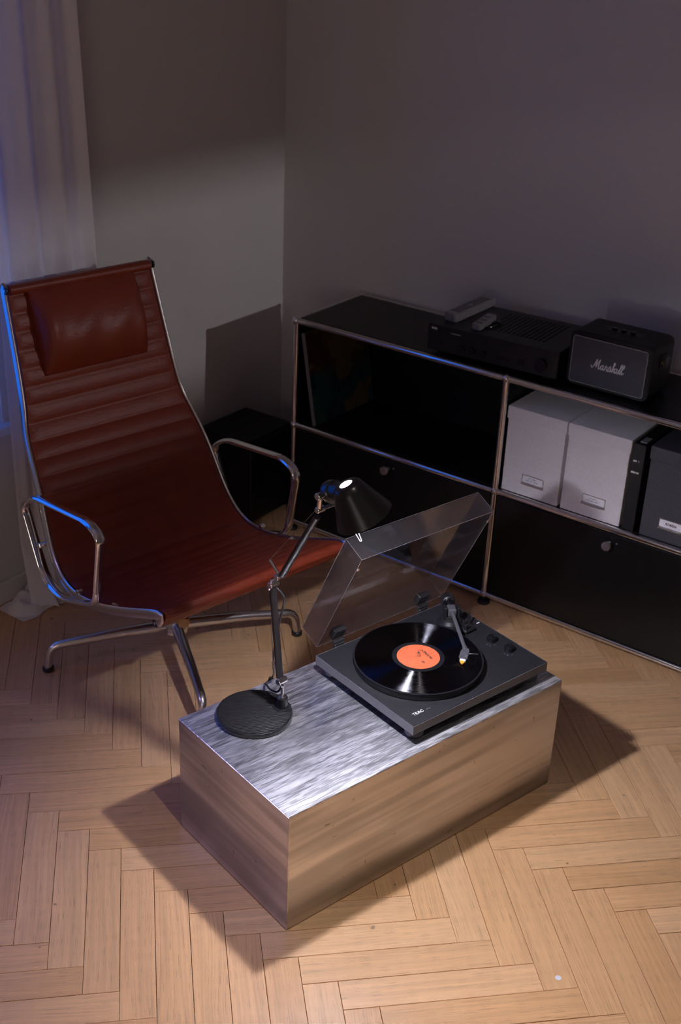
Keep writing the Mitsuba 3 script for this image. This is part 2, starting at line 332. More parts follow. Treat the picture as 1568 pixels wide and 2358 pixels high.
bench_panel('side_panel', o3 + ez3 * .002, ex3, ez3, BW, BH - .0045, .003, 'm_steel_side')
bench_panel('side_panel', o3 + ey3 * BD + ez3 * .002, -ey3, ez3, BD, BH - .0045, .003, 'm_steel_side')
bench_panel('side_panel', o3 + ex3 * BW + ez3 * .002, ey3, ez3, BD, BH - .0045, .003, 'm_steel_side')
bench_panel('side_panel', o3 + ex3 * BW + ey3 * BD + ez3 * .002, -ex3, ez3, BW, BH - .0045, .003, 'm_steel_side')

# ------------------------------------------------------------------ turntable (local frame: x along its front, y to its back)
TA = 1.31937
TT = frame_mat(V(.4247, -1.06938, BH), V(math.cos(TA), math.sin(TA), 0), V(-math.sin(TA), math.cos(TA), 0), V(0, 0, 1))
TW, TD, TZ = .4215, .3393, .0466
t = thing('turntable', 'black turntable with its clear dust cover raised, on the steel bench', 'turntable')
def tadd(name, m, mt, smooth=32, parent=None, label=None, uv=None): return add(name, xf(m, TT), mt, smooth, parent or t, label, uv)
tadd('plinth', rbox(.0012, TW - .0012, .0012, TD - .0012, .0240, TZ, .0010), 'm_plinth', False)
tadd('edge_band', xf(extr(sbox(0, 0, TW, TD).difference(sbox(.0011, .0011, TW - .0011, TD - .0011)), .0236, TZ - .0008), np.eye(4)), 'm_edge_grey', False, label='grey edge band around the plinth')
for fx, fy in ((.030, .028), (TW - .030, .028), (.030, TD - .028), (TW - .030, TD - .028)):
    tadd('foot', lathe([(0, .0003), (.017, .0003), (.021, .003), (.022, .010), (.0195, .0170), (.018, .0238), (0, .0238)], 32, (fx, fy, 0)), 'm_grey_arm')
RC = V(.1703, .1743)
tadd('platter', lathe([(0, TZ + .0005), (.146, TZ + .0005), (.149, TZ + .002), (.149, TZ + .0150), (.147, TZ + .0170), (0, TZ + .0170)], 96, (*RC, 0)), 'm_platter', 30)
tadd('spindle', lathe([(0, TZ + .017), (.0035, TZ + .017), (.0035, TZ + .028), (.0026, TZ + .031), (.001, TZ + .0325), (0, TZ + .0325)], 20, (*RC, 0)), 'm_chrome')
for kx, ky in ((.3818, .143), (.3856, .0892)):
    k = tadd('knob', lathe([(0, TZ), (.0125, TZ), (.0125, TZ + .006), (.0115, TZ + .0095), (.008, TZ + .0125), (.003, TZ + .0138), (0, TZ + .014)], 32, (kx, ky, 0)), 'm_black_gloss')
    for q, (sx, sy) in enumerate(((-.022, -.006), (-.020, -.014), (-.010, -.019))):
        tadd('mark', rbox(kx + sx - .003, kx + sx + .003, ky + sy - .0005, ky + sy + .0005, TZ, TZ + .0002, .0001), 'm_grey_print', False, k)
# tonearm
PV, H1 = V(.355, .258), TZ + .034
ta_ = tadd('tonearm', lathe([(0, TZ), (.035, TZ), (.035, TZ + .004), (.029, TZ + .006), (.024, TZ + .014), (.017, TZ + .017), (.012, TZ + .020), (0, TZ + .020)], 40, (*PV, 0)), 'm_black_satin', label='black tonearm with silver headshell screws')
SH = V(.2640, .1120); dirA = (SH - PV) / np.linalg.norm(SH - PV); nA = V(-dirA[1], dirA[0])
P3 = lambda s, off, z: V(*(PV + dirA * s + nA * off), z)
LA = np.linalg.norm(SH - PV)
yoke = []
for s in (-1, 1): yoke.append(xf(rbox(-.011, .011, -.0035, .0035, -.019, .014, .0015), frame_mat(P3(0, s * .0165, H1), V(*dirA, 0), V(*nA, 0), V(0, 0, 1))))
yoke.append(xf(rbox(-.011, .011, -.020, .020, -.020, -.012, .0015), frame_mat(P3(0, 0, H1), V(*dirA, 0), V(*nA, 0), V(0, 0, 1))))
tadd('gimbal', cat(*yoke), 'm_black_satin', 30, ta_)
tadd('pivot_block', xf(rbox(-.016, .013, -.0105, .0105, -.0105, .0105, .003), frame_mat(P3(0, 0, H1), V(*dirA, 0), V(*nA, 0), V(0, 0, 1))), 'm_grey_arm', 30, ta_)
tadd('arm_tube', tube([P3(.008, 0, H1), P3(.05, 0, H1 - .002), P3(LA - .012, 0, TZ + .0265)], .0047), 'm_grey_arm', 40, ta_)
tadd('collar', cyl(P3(LA - .022, 0, TZ + .0268), P3(1, 0, 0) - P3(0, 0, 0), .0062, .012), 'm_grey_arm', 40, ta_)
tadd('counterweight', cyl(P3(-.062, 0, H1), V(*dirA, 0), .0175, .026, .003, 36), 'm_black_satin', 40, ta_)
tadd('weight_dial', cyl(P3(-.036, 0, H1), V(*dirA, 0), .0155, .006, .001, 36), 'm_black_gloss', 40, ta_)
tadd('rear_shaft', cyl(P3(-.032, 0, H1), V(*dirA, 0), .006, .02), 'm_black_satin', 40, ta_)
# headshell bends inwards
a2 = math.radians(22); dH = V(dirA[0] * math.cos(a2) - dirA[1] * math.sin(a2), dirA[0] * math.sin(a2) + dirA[1] * math.cos(a2))
a2 = -a2; dH2 = V(dirA[0] * math.cos(a2) - dirA[1] * math.sin(a2), dirA[0] * math.sin(a2) + dirA[1] * math.cos(a2))
goal = V(.2365, .0934) - SH; dH = max((dH, dH2), key=lambda q: q @ goal); nH = V(-dH[1], dH[0])
FH = frame_mat(V(*(SH - dirA * .010), TZ + .0272), V(*dH, 0), V(*nH, 0), V(0, 0, 1))
tadd('headshell', xf(extr(Polygon([(-.004, -.006), (.010, -.010), (.038, -.010), (.038, .010), (.010, .010), (-.004, .006)]), 0, .0035), FH), 'm_grey_arm', 30, ta_)
tadd('screw', cat(*[xf(cyl((.030, s * .006, .0035), (0, 0, 1), .0018, .0016), FH) for s in (-1, 1)]), 'm_chrome', 40, ta_)
tadd('finger_lift', xf(tube(smooth_path([(.016, .010 * (1 if nH @ V(1, 0) > 0 else -1), .002), (.016, .020 * (1 if nH @ V(1, 0) > 0 else -1), .004), (.020, .031 * (1 if nH @ V(1, 0) > 0 else -1), .008)], 12), .0010, 8), FH), 'm_alu', 40, ta_)
tadd('cartridge', xf(rbox(.027, .044, -.007, .007, -.0060, .0, .001), FH), 'm_white_plastic', False, ta_, 'white cartridge body')
tadd('stylus', xf(trimesh.convex.convex_hull(np.array([(.043, -.006, -.001), (.043, .006, -.001), (.043, -.006, -.0065), (.043, .006, -.0065), (.052, -.0035, -.003), (.052, .0035, -.003), (.051, 0, -.0075)])), FH), 'm_yellow', False, ta_, 'orange stylus holder')
tadd('arm_rest', cat(rbox(.345, .383, .196, .222, TZ, TZ + .011, .004), cyl((.352, .203, TZ + .010), (0, 0, 1), .004, .014), tube([(.347, .206, TZ + .024), (.352, .203, TZ + .0215), (.357, .200, TZ + .024)], .0018, 8)), 'm_black_satin', 30, ta_)
tadd('lift_lever', cat(cyl((.384, .226, TZ), (0, 0, 1), .0085, .006), tube([(.384, .226, TZ + .005), (.388, .229, TZ + .018), (.392, .234, TZ + .030)], [.0022, .002, .0028], 10)), 'm_black_gloss', 40, ta_)
tadd('anti_skate_dial', cyl((.383, .262, TZ), (0, 0, 1), .011, .010, .001), 'm_black_satin', 40, ta_)
tadd('print_mark', rbox(.404, .415, .217, .220, TZ, TZ + .0002, .0001), 'm_white_print', False)
tx_ = meshkit.text_mesh('TEAC', .0078, .0003, True); sc = .030 / (tx_.bounds[1][0] - tx_.bounds[0][0]); tx_.apply_scale((sc, 1, 1)); tx_.apply_translation((.0268, .0290, TZ)); tadd('logo', tx_, 'm_white_print', False)
tx_ = meshkit.text_mesh('TN-300', .0022, .0002); tx_.apply_translation((.064, .0295, TZ)); tadd('model_print', tx_, 'm_grey_print', False)
# raised dust cover, hollow
CA = 1.122; CUp, CN = V(0, -math.cos(CA), math.sin(CA)), V(0, math.sin(CA), math.cos(CA))
CO = V(.011, .351, .059); CW, CD, CH, CT = .402, .331, .062, .003
CM = TT @ frame_mat(CO, V(1, 0, 0), CUp, CN)
def cadd(name, m, mt, **k): return add(name, xf(m, CM), mt, k.pop('smooth', False), k.pop('parent', t), **k)
cov = [aabb(0, CW, 0, CD, CH - CT, CH), aabb(0, CT, 0, CD, 0, CH - CT - .0002), aabb(CW - CT, CW, 0, CD, 0, CH - CT - .0002),
       aabb(CT + .0002, CW - CT - .0002, CD - CT, CD, 0, CH - CT - .0002), aabb(CT + .0002, CW - CT - .0002, 0, CT, 0, CH - CT - .0002)]
dc = key_of(t + '__dust_cover'); scene[dc] = mikit.ply(xf(cat(*cov), CM), 'm_acrylic'); labels[dc] = {'label': 'smoky clear acrylic lid standing open'}
e_ = .0006
edge = [tube([a, b], .0004, 6) for a, b in (((0, 0, 0), (0, CD, 0)), ((CW, 0, 0), (CW, CD, 0)), ((0, CD, 0), (CW, CD, 0)), ((0, CD, CH), (CW, CD, CH)), ((0, 0, CH), (0, CD, CH)),
        ((CW, 0, CH), (CW, CD, CH)), ((0, CD, 0), (0, CD, CH)), ((CW, CD, 0), (CW, CD, CH)), ((0, 0, 0), (0, 0, CH)), ((CW, 0, 0), (CW, 0, CH)), ((0, 0, 0), (CW, 0, 0)), ((0, 0, CH), (CW, 0, CH)))]
cadd('edge', cat(*edge), 'm_edge_highlight', parent=dc, smooth=40)  # thin grey rods stand in for bright highlights along the lid edges
for bx_ in (.03, CW - .03): cadd('bumper', cyl((CT + .0 if bx_ < .1 else CW - CT, CD - .035, .0), (0, 0, -1), .0035, .003), 'm_alu', parent=dc, smooth=40)
for hx in (.062, .330):
    k = cadd('hinge', cat(rbox(hx - .018, hx + .018, .003, .034, -.0, .012, .002), rbox(hx - .016, hx + .016, .004, .03, .012, .018, .002)), 'm_black_plastic')
    add('hinge_bracket', xf(cat(rbox(CO[0] + hx - .015, CO[0] + hx + .015, TD + .0005, TD + .012, TZ - .018, TZ + .006, .002), cyl((CO[0] + hx - .016, TD + .008, TZ + .008), (1, 0, 0), .006, .032)), TT), 'm_black_plastic', 30, k)

# the record
t = thing('vinyl_record', 'black vinyl record with an orange centre label lying on the turntable platter', 'record')
RZ = TZ + .0172
def annulus(r0, r1, z0, z1, n=160, k=14):
    a = np.arange(n + 1) * 2 * math.pi / n; rr = np.linspace(r0, r1, k); v, uv, f = [], [], []
    for i in range(n + 1):
        for q in rr: v.append((RC[0] + q * math.cos(a[i]), RC[1] + q * math.sin(a[i]), z1)); uv.append((q, a[i]))
    for i in range(n):
        for j in range(k - 1):
            p0, p1 = i * k + j, (i + 1) * k + j; f += [[p0, p0 + 1, p1 + 1], [p0, p1 + 1, p1]]
    return trimesh.Trimesh(v, f, process=False), np.array(uv)
tadd('disc', lathe([(.0036, RZ), (.1495, RZ), (.1508, RZ + .0008), (.1495, RZ + .0016), (.1480, RZ + .0019), (.0036, RZ + .0016)], 120, (*RC, 0)), 'm_vinyl_smooth', 30, t)
m, uv = annulus(.061, .1470, RZ, RZ + .0020); tadd('grooves', m, 'm_vinyl', True, t, 'grooved playing surface', uv)
tl_ = tadd('centre_label', lathe([(.0037, RZ + .0014), (.0500, RZ + .0014), (.0500, RZ + .0021), (.0037, RZ + .0021)], 80, (*RC, 0)), 'm_label_orange', 30, t, 'round orange paper label')
# print on the label: its text reads along local direction found in the photograph
LR = V(-.132, -.991); LR /= np.linalg.norm(LR); LN = V(-LR[1], LR[0])
LM = frame_mat(V(*RC, RZ + .00212), V(*LR, 0), V(*LN, 0), V(0, 0, 1))
sq = [[(-.018, 0), (-.014, .004), (-.011, .001)], [(-.010, .006), (-.008, .001), (-.005, .005), (-.008, .006)], [(-.004, .005), (-.003, .001), (0, .003), (-.004, .005)], [(.001, .005), (.002, .001), (.005, .004)],
      [(.006, .006), (.007, .001), (.010, .001)], [(.011, .005), (.013, .002), (.015, .005), (.016, .001)], [(.017, .005), (.019, .001), (.021, .004)]]
tadd('title_print', xf(xf(strokes([[(x * 1.1, y * 1.25) for x, y in l] for l in sq], .0008, .0001), trimesh.transformations.scale_matrix(1.0)), LM @ frame_mat(V(0, .019, 0), V(1, 0, 0), V(0, 1, 0), V(0, 0, 1))), 'm_dark_print', False, tl_)
tadd('text_lines', xf(cat(*[rbox(a, b, c, c + .0008, 0, .0001, .00003) for a, b, c in ((-.030, .012, -.034), (-.018, .006, -.030), (-.016, .010, -.026), (-.014, .008, -.022), (-.005, .004, -.013), (-.022, -.013, .0), (-.022, -.015, .003))]), LM), 'm_red_print', False, tl_)
tadd('side_mark', xf(strokes([[(.0, 0), (.007, 0), (.007, .004), (0, .004), (0, 0)], [(.003, .0), (.003, .004)]], .0006, .0001), LM @ frame_mat(V(.0205, -.005, 0), V(1, 0, 0), V(0, 1, 0), V(0, 0, 1))), 'm_dark_print', False, tl_)

# ------------------------------------------------------------------ desk lamp
t = thing('desk_lamp', 'black jointed desk lamp with ribbed round base, switched on, on the steel bench', 'lamp')
ladd = lambda name, m, mt, smooth=32, parent=None, label=None, **k: add(name, m, mt, smooth, parent or t, label, **k)
BC = V(.096, -1.206); bz = BH + .0004
base = lathe([(0, bz), (.0825, bz), (.085, bz + .002), (.0852, bz + .007), (.0835, bz + .0105), (.0815, bz + .0115), (0, bz + .0115)], 96, (*BC, 0))
b_ = ladd('base', base, 'm_lamp_black', 30, label='round black base with fine parallel ribs')
ra = math.radians(52.6); rx_, ry_ = V(math.cos(ra), math.sin(ra)), V(-math.sin(ra), math.cos(ra)); PB = V(.1320, -1.153)
ribs = []
for k in range(-15, 16):
    off = k * .0052; hl = math.sqrt(max(.0795 ** 2 - off ** 2, 0))
    if hl < .01: continue
    ln = LineString([BC + ry_ * off - rx_ * hl, BC + ry_ * off + rx_ * hl]).difference(Polygon([PB + .022 * V(math.cos(a), math.sin(a)) for a in np.linspace(0, 6.28, 40)]))
    for g in (ln.geoms if hasattr(ln, 'geoms') else [ln]):
        if g.length < .006: continue
        p, q = V(*g.coords[0], bz + .0113), V(*g.coords[-1], bz + .0113)
        ribs.append(tube([p, q], .0013, 8, squash=(.0013, .0014)))
kr = ladd('ribs', cat(*ribs), 'm_lamp_black', 40, b_)
ladd('stem_collar', lathe([(0, bz + .011), (.0205, bz + .011), (.0195, bz + .013), (.0135, bz + .0135), (.0122, bz + .037), (.0110, bz + .0385), (0, bz + .0385)], 40, (*PB, 0)), 'm_lamp_black', 35)
ladd('collar_ring', lathe([(0, bz + .038), (.009, bz + .038), (.009, bz + .0405), (.006, bz + .042), (0, bz + .042)], 32, (*PB, 0)), 'm_chrome', 35)
dA = V(.9865, -.1637, 0); nP = V(.1637, .9865, 0)      # plane of the arms
L2 = lambda a, z, off=0.: V(PB[0], PB[1], 0) + dA * a + nP * off + V(0, 0, z)
ladd('stem', tube([L2(0, bz + .04), L2(0, .372)], .0036), 'm_chrome', 40)
J0, J1a, J1b = L2(-.003, .383), L2(-.010, .390), L2(-.0375, .606)
J1, J2a, J2b, J2 = L2(-.030, .630), L2(-.007, .650), L2(.0920, .826), L2(.1005, .846)
def arm(name, a, b):
    ladd(name, tube([a, b], .0082, 4 * 6, squash=(.0086, .0066), ref=nP), 'm_lamp_black', 25)
arm('lower_arm', J1a, J1b); arm('upper_arm', J2a, J2b)
def joint(c):
    k = ladd('joint', cat(cyl(c - nP * .0125, nP, .0072, .025, .001), ), 'm_chrome', 40)
    return k
j0 = joint(J0); j1 = joint(J1b + (J1 - J1b) * .35); j2 = joint(J2a - (J2a - J1) * .35)
ladd('fork', cat(*[tube(fillet([L2(0, .366, s * .0), L2(0, .374, s * .006), J0 + nP * s * .008, J1a + nP * s * .006], .004), .0024, 10) for s in (-1, 1)]), 'm_chrome', 40, j0)
ladd('elbow_link', cat(*[tube([J1b - (J1 - J1b) * .1 + nP * s * .009, J1 + nP * s * .009, J2a + nP * s * .009], .0034, 10) for s in (-1, 1)]), 'm_chrome', 40, j1)
ladd('spring_lever', tube([J2a - (J2a - J1) * .35, L2(-.048, .668)], .0032, 12), 'm_chrome', 40, j2)
ladd('spring_lever', tube([J0 + V(0, 0, .004), L2(-.034, .418)], .0032, 12), 'm_chrome', 40, j0)
ladd('tension_wire', tube([L2(-.034, .418), L2(-.046, .622)], .0007, 6), 'm_chrome', 40)
ladd('tension_wire', tube([L2(-.048, .668), L2(.0885, .840)], .0007, 6), 'm_chrome', 40)
HP = L2(.106, .880)
hj = ladd('head_joint', cat(cyl(J2 - nP * .010, nP, .0066, .02, .001), tube([J2 - nP * .004, HP - nP * .006], .0052, 14), cyl(HP - nP * .016, nP, .0075, .024, .001)), 'm_chrome', 40)
SA = V(.395, .285, -.873); SA /= np.linalg.norm(SA); SHh = V(.3015, -1.1825, .926)
SHT, SR0, SR1 = .0755, .0290, .0590
prof = [(.0135, -.003), (.024, -.002), (SR0, .002)] + [(SR0 + (SR1 - SR0) * (k / 8) ** 1.02, .002 + (SHT - .002) * k / 8) for k in range(1, 9)]
inner = [(r - .0016, z + .0008) for r, z in prof][::-1]
sh = ladd('shade', lathe(prof + [(SR1 - .0006, SHT + .0006)] + [(SR1 - .0016, SHT)] + [(max(r, .0135), z) for r, z in inner[1:]] + [(.0135, -.003)], 72, SHh, SA), 'm_lamp_black', 32, label='black conical shade with a small glowing hole on top')
ladd('inner_reflector', lathe([(r - .0020, z + .0012) for r, z in prof[1:]][:-1], 64, SHh, SA), 'm_shade_in', 32, sh)
side = -(dA - SA * (dA @ SA)); side /= np.linalg.norm(side); side = (side + SA * -.02); side /= np.linalg.norm(side)
so = SHh + SA * .022 + side * .022
so_v = V(.2512, -1.2127, .9205) - so; 
ladd('socket', lathe([(0, 0), (.0215, 0), (.0215, .030), (.0245, .033), (.0245, .046), (.021, .056), (.012, .060), (0, .060)], 40, so, side), 'm_lamp_black', 35)
ladd('head_link', tube([J2 + nP * .004, so + side * .020 - V(0, 0, .022)], .0042, 10), 'm_grey_arm', 40, hj)
BP = SHh + SA * .046
bulb = ball(BP, .0190, 3)
ladd('bulb', bulb, 'm_white_plastic', True, label='glowing white bulb', emitter={'type': 'area', 'radiance': rgb(*BULB_RADIANCE)})
ladd('aiming_loop', tube(fillet([(.3123, -1.1719, .833), (.3318, -1.1708, .8095), (.3338, -1.1685, .8105), (.3174, -1.1662, .836)], .002, 5), .0009, 8), 'm_white_plastic', 40, sh)
ctl = smooth_path([L2(-.034, .612, .006), (.086, -1.125, .592), (.1022, -1.1177, .5725), (.1015, -1.1175, .5447), (.0899, -1.1156, .498), (.0769, -1.1134, .4348), (.0664, -1.105, .3715), (.0500, -1.085, .325), (.036, -1.076, .3075), (.026, -1.066, .300), (.012, -1.060, .26), (-.03, -1.05, .12), (-.10, -1.02, .008), (-.25, -.9, .005)], 150)
ctl2 = smooth_path([(.0500, -1.085, .318), (.0400, -1.097, .3075), (.058, -1.118, .322), (.079, -1.1341, .3300), (.1023, -1.1400, .3342), (.118, -1.1440, .3512), (.1226, -1.1430, .3726), (.121, -1.1435, .398)], 60)
ladd('power_cord', tube(ctl2, .0024, 8), 'm_cord', 40)
ladd('power_cord', tube(ctl, .0024, 8), 'm_cord', 40)

# ------------------------------------------------------------------ sideboard
t = thing('sideboard', 'black modular sideboard with chrome tube frame, carrying the amplifier and the small speaker', 'sideboard')
ZB = .0305; DEP = .3457; zs = [ZB, ZB + .35, ZB + .70]; xs = [-.75, 0., .75]; ys = [0., DEP]
def sb(name, m, mt, smooth=32, parent=None, **k): return add(name, m, mt, smooth, parent or t, **k)
def seg(a, b): a, b = V(*a), V(*b); d = (b - a) / np.linalg.norm(b - a); return tube([a + d * .0095, b - d * .0095], .0095, 20)
for z in zs:
    for y in ys:
        for i in (0, 1): sb('tube', seg((xs[i], y, z), (xs[i + 1], y, z)), 'm_tube')
    for x in xs: sb('tube', seg((x, 0, z), (x, DEP, z)), 'm_tube')
for y in ys:
    for x in xs:
        for i in (0, 1): sb('tube', seg((x, y, zs[i]), (x, y, zs[i + 1])), 'm_tube')
        for z in zs: sb('ball_connector', ball((x, y, z), .0128, 3), 'm_chrome', True)
        sb('foot', lathe([(0, .0002), (.019, .0002), (.0195, .004), (.017, .010), (.006, .012), (.006, .020), (0, .020)], 32, (x, y, 0)), 'm_black_plastic')
E = .0092
for i in (0, 1):
    a, b = xs[i] + E, xs[i + 1] - E
    sb('top_panel', rbox(a, b, E, DEP - E, zs[2] - .009, zs[2] + .0085, .0015), 'm_usm_black', False)
    sb('shelf', rbox(a, b, E, DEP - E, zs[1] - .009, zs[1] + .0085, .0015), 'm_usm_black', False)
    sb('bottom_panel', rbox(a, b, E, DEP - E, zs[0] - .009, zs[0] + .0085, .0015), 'm_usm_black', False)
    for k in (0, 1): sb('back_panel', rbox(a, b, DEP - .004, DEP + .004, zs[k] + E, zs[k + 1] - E, .001), 'm_usm_black', False)
    dk = sb('door', rbox(a + .002, b - .002, -.006, .010, zs[0] + E + .002, zs[1] - E - .002, .0022), 'm_usm_black', False)
    sb('knob', lathe([(0, 0), (.008, 0), (.008, .008), (.0085, .012), (.0135, .014), (.0140, .022), (.0125, .0245), (0, .0250)], 32, ((a + b) / 2, -.006, .338), (0, -1, 0)), 'm_alu', 30, dk)
    sb('lock', cyl(((a + b) / 2 + .022, -.006, .345), (0, -1, 0), .0022, .0012), 'm_alu', 30, dk)
for x in xs:
    for k in (0, 1): sb('side_panel', rbox(x - .006, x + .006, E, DEP - E, zs[k] + E, zs[k + 1] - E, .001), 'm_usm_black', False)

# record sleeve leaning inside the left compartment
t = thing('record_sleeve', 'dark colourful record sleeve leaning inside the left open compartment of the sideboard', 'record sleeve')
SZ = zs[1] + .0087; lean = math.atan2(.055, .305)
SM = frame_mat(V(-.671, .012, SZ + .0026), V(math.cos(lean), 0, math.sin(lean)), V(0, 1, 0), V(-math.sin(lean), 0, math.cos(lean)))
SM = SM @ trimesh.transformations.rotation_matrix(math.radians(-2), (0, 0, 1))
add('cover', xf(rbox(-.003, 0, .0005, .3105, .0, .304, .0006), SM), 'm_sleeve', False, t)
add('spine', xf(rbox(-.012, .0005, -.003, .0005, .0, .304, .0006), SM), 'm_sleeve_edge', False, t, 'pale edge')
add('back', xf(rbox(-.012, -.0032, .0007, .3105, .0, .304, .0006), SM), 'm_sleeve_edge', False, t)

# archive boxes, binder
def archive_box(x0, x1, lab, black=False, lx=None, grp=None, text=None):
    t = thing('archive_box', lab, 'box', grp); mt = 'm_box_black' if black else 'm_box_white'
    z0 = SZ + .0005; top = z0 + .262 if not black else z0 + .264
    add('body', rbox(x0 + .003, x1 - .003, .008, .300, z0, top - .006, .0012), mt, False, t)
    add('lid', cat(rbox(x0, x1, .005, .303, top - .038, top, .0015)), mt, False, t)
    h = add('label_holder', cat(rbox(lx, lx + .070, .0030, .0082, z0 + .040, z0 + .044, .0006), rbox(lx, lx + .070, .0052, .0082, z0 + .0655, z0 + .0675, .0004),
            rbox(lx, lx + .002, .0052, .0082, z0 + .044, z0 + .0655, .0004), rbox(lx + .068, lx + .070, .0052, .0082, z0 + .044, z0 + .0655, .0004), rbox(lx - .001, lx + .071, .0015, .0050, z0 + .0375, z0 + .0415, .0006)), 'm_holder', False, t)
    add('paper', rbox(lx + .002, lx + .068, .0062, .0080, z0 + .044, z0 + .0655, .0002), 'm_paper', False, h)
    if text:
        m = meshkit.text_mesh(text, .0068, .0003, True); m.apply_translation((lx + .018, 0, 0)); M = frame_mat(V(0, .0061, z0 + .0515), V(1, 0, 0), V(0, 0, 1), V(0, -1, 0)); add('lettering', xf(m, M), 'm_dark_print', False, h)
    else:
        add('faint_print', cat(*[rbox(lx + .012 + a, lx + .012 + a + b, .0058, .0062, z0 + c, z0 + c + .0022, .0002) for a, b, c in ((.008, .008, .058), (.019, .012, .058), (.002, .010, .0505), (.015, .007, .0505), (.026, .013, .0505))]), 'm_grey_print', False, h)
archive_box(.0125, .1995, 'pale archive box next to the chrome post, left of its twin', lx=.079)
archive_box(.2035, .3915, 'pale archive box standing against the black binder', lx=.271)
archive_box(.4460, .6600, 'black archive box with a white label at the right edge of the sideboard', True, lx=.500, text='ADMIN')
t = thing('binder', 'slim black binder standing between the pale and the black archive boxes', 'binder')
add('case', rbox(.3965, .4320, .006, .280, SZ + .0005, SZ + .258, .0015), 'm_black_satin', False, t)
add('print_line', cat(*[rbox(.402 + a, .402 + a + b, .0053, .0061, SZ + .206, SZ + .2105, .0002) for a, b in ((0, .005), (.0058, .004), (.015, .002))]), 'm_white_print', False, t)
add('print_line', cat(*[rbox(.400 + a, .400 + a + b, .0053, .0061, SZ + .172, SZ + .1775, .0002) for a, b in ((0, .006), (.007, .005), (.014, .003), (.019, .003))]), 'm_white_print', False, t)
add('top_tab', rbox(.408, .426, .022, .060, SZ + .258, SZ + .2605, .0006), 'm_remote_grey', False, t, 'grey tab')

# amplifier
TOP = zs[2] + .0087
t = thing('amplifier', 'flat black stereo amplifier on the sideboard under the remote controls', 'amplifier')
aa = math.radians(3.0); AM = frame_mat(V(-.276, .012, TOP), V(math.cos(aa), math.sin(aa), 0), V(-math.sin(aa), math.cos(aa), 0), V(0, 0, 1))
AW, AD, AH0, AH1 = .412, .268, .0125, .089
am = lambda name, m, mt, smooth=30, parent=None, label=None: add(name, xf(m, AM), mt, smooth, parent or t, label)
am('case', rbox(.002, AW - .002, .012, AD, AH0, AH1 - .001, .002), 'm_black_satin', False)
am('front_panel', rbox(0, AW, 0, .0115, AH0 - .001, AH1, .002), 'm_black_satin', False)
for fx in (.04, AW - .04):
    for fy in (.035, AD - .04): am('foot', cyl((fx, fy, .0003), (0, 0, 1), .017, .0125, .0015), 'm_rubber')
for kx, kz, r in ((.115, .036, .0085), (.150, .036, .0085), (.185, .036, .0085)): am('knob', cyl((kx, 0, kz), (0, -1, 0), r, .014, .0015), 'm_black_gloss')
am('volume_knob', cyl((.365, 0, .046), (0, -1, 0), .0175, .018, .002, 40), 'm_black_gloss')
am('power_button', cyl((.045, 0, .036), (0, -1, 0), .004, .004), 'm_black_gloss')
for bx_ in (.292, .304): am('button', rbox(bx_, bx_ + .008, -.004, .001, .030, .046, .001), 'm_black_gloss', False)
am('display_window', rbox(.222, .262, -.0008, .001, .030, .040, .0003), 'm_black_gloss', False)
FM = frame_mat(V(0, -.0003, 0), V(1, 0, 0), V(0, 0, 1), V(0, -1, 0))
m = meshkit.text_mesh('NAD', .0062, .0003, True); m.apply_translation((.012, .074, 0)); am('logo', xf(m, FM), 'm_white_print', False)
am('print_line', rbox(.075, .108, -.0005, .0, .0715, .0735, .0002), 'm_grey_print', False)
for k in range(14): am('vent_slot', rbox(.150 + k * .014, .156 + k * .014, .060, .235, AH1 - .0012, AH1 - .0004, .0002), 'm_rubber', False)
def remote(lab, c, ang, L_, w_, h_, mt, long):
    t = thing('remote_control', lab, 'remote control'); M = AM @ frame_mat(V(*c, AH1), V(math.cos(ang), math.sin(ang), 0), V(-math.sin(ang), math.cos(ang), 0), V(0, 0, 1))
    pl = rrect(L_, w_, min(w_ * .28, .012)); body = cat(extr(pl.buffer(-.002), 0.0003, .004), extr(pl, .004, h_ - .002), extr(pl.buffer(-.002), h_ - .002, h_))
    add('body', xf(body, M), mt, 30, t)
    rows = 9 if long else 3; cols = 3
    bt = [rbox(-L_ * .38 + r * L_ * .78 / rows, -L_ * .38 + r * L_ * .78 / rows + L_ * .05 + (.003 if not long else 0), -w_ * .32 + q * w_ * .23, -w_ * .32 + q * w_ * .23 + w_ * .15, h_ - .0002, h_ + .0012, .0004) for r in range(rows) for q in range(cols) if not (long and r in (4,) and q == 1)]
    for b in bt: add('button', xf(b, M), 'm_remote_dark', False, t)
remote('long grey remote control lying on the left side of the amplifier', (.048, .165), math.radians(87), .232, .047, .024, 'm_remote_grey', True)
remote('short grey remote control lying on the amplifier beside the long one', (.136, .085), math.radians(94), .118, .030, .018, 'm_remote_grey', False)
t = thing('cable_adapter', 'small black adapter with a thin lead lying on the amplifier', 'adapter')
add('lead', xf(tube(smooth_path([(.150, .062, AH1 + .0025), (.163, .072, AH1 + .0025), (.170, .095, AH1 + .003), (.166, .112, AH1 + .003)], 24), .0024, 8), AM), 'm_black_gloss', 40, t)
add('plug', xf(rbox(.158, .174, .112, .130, AH1 + .0002, AH1 + .009, .002), AM), 'm_black_plastic', False, t)

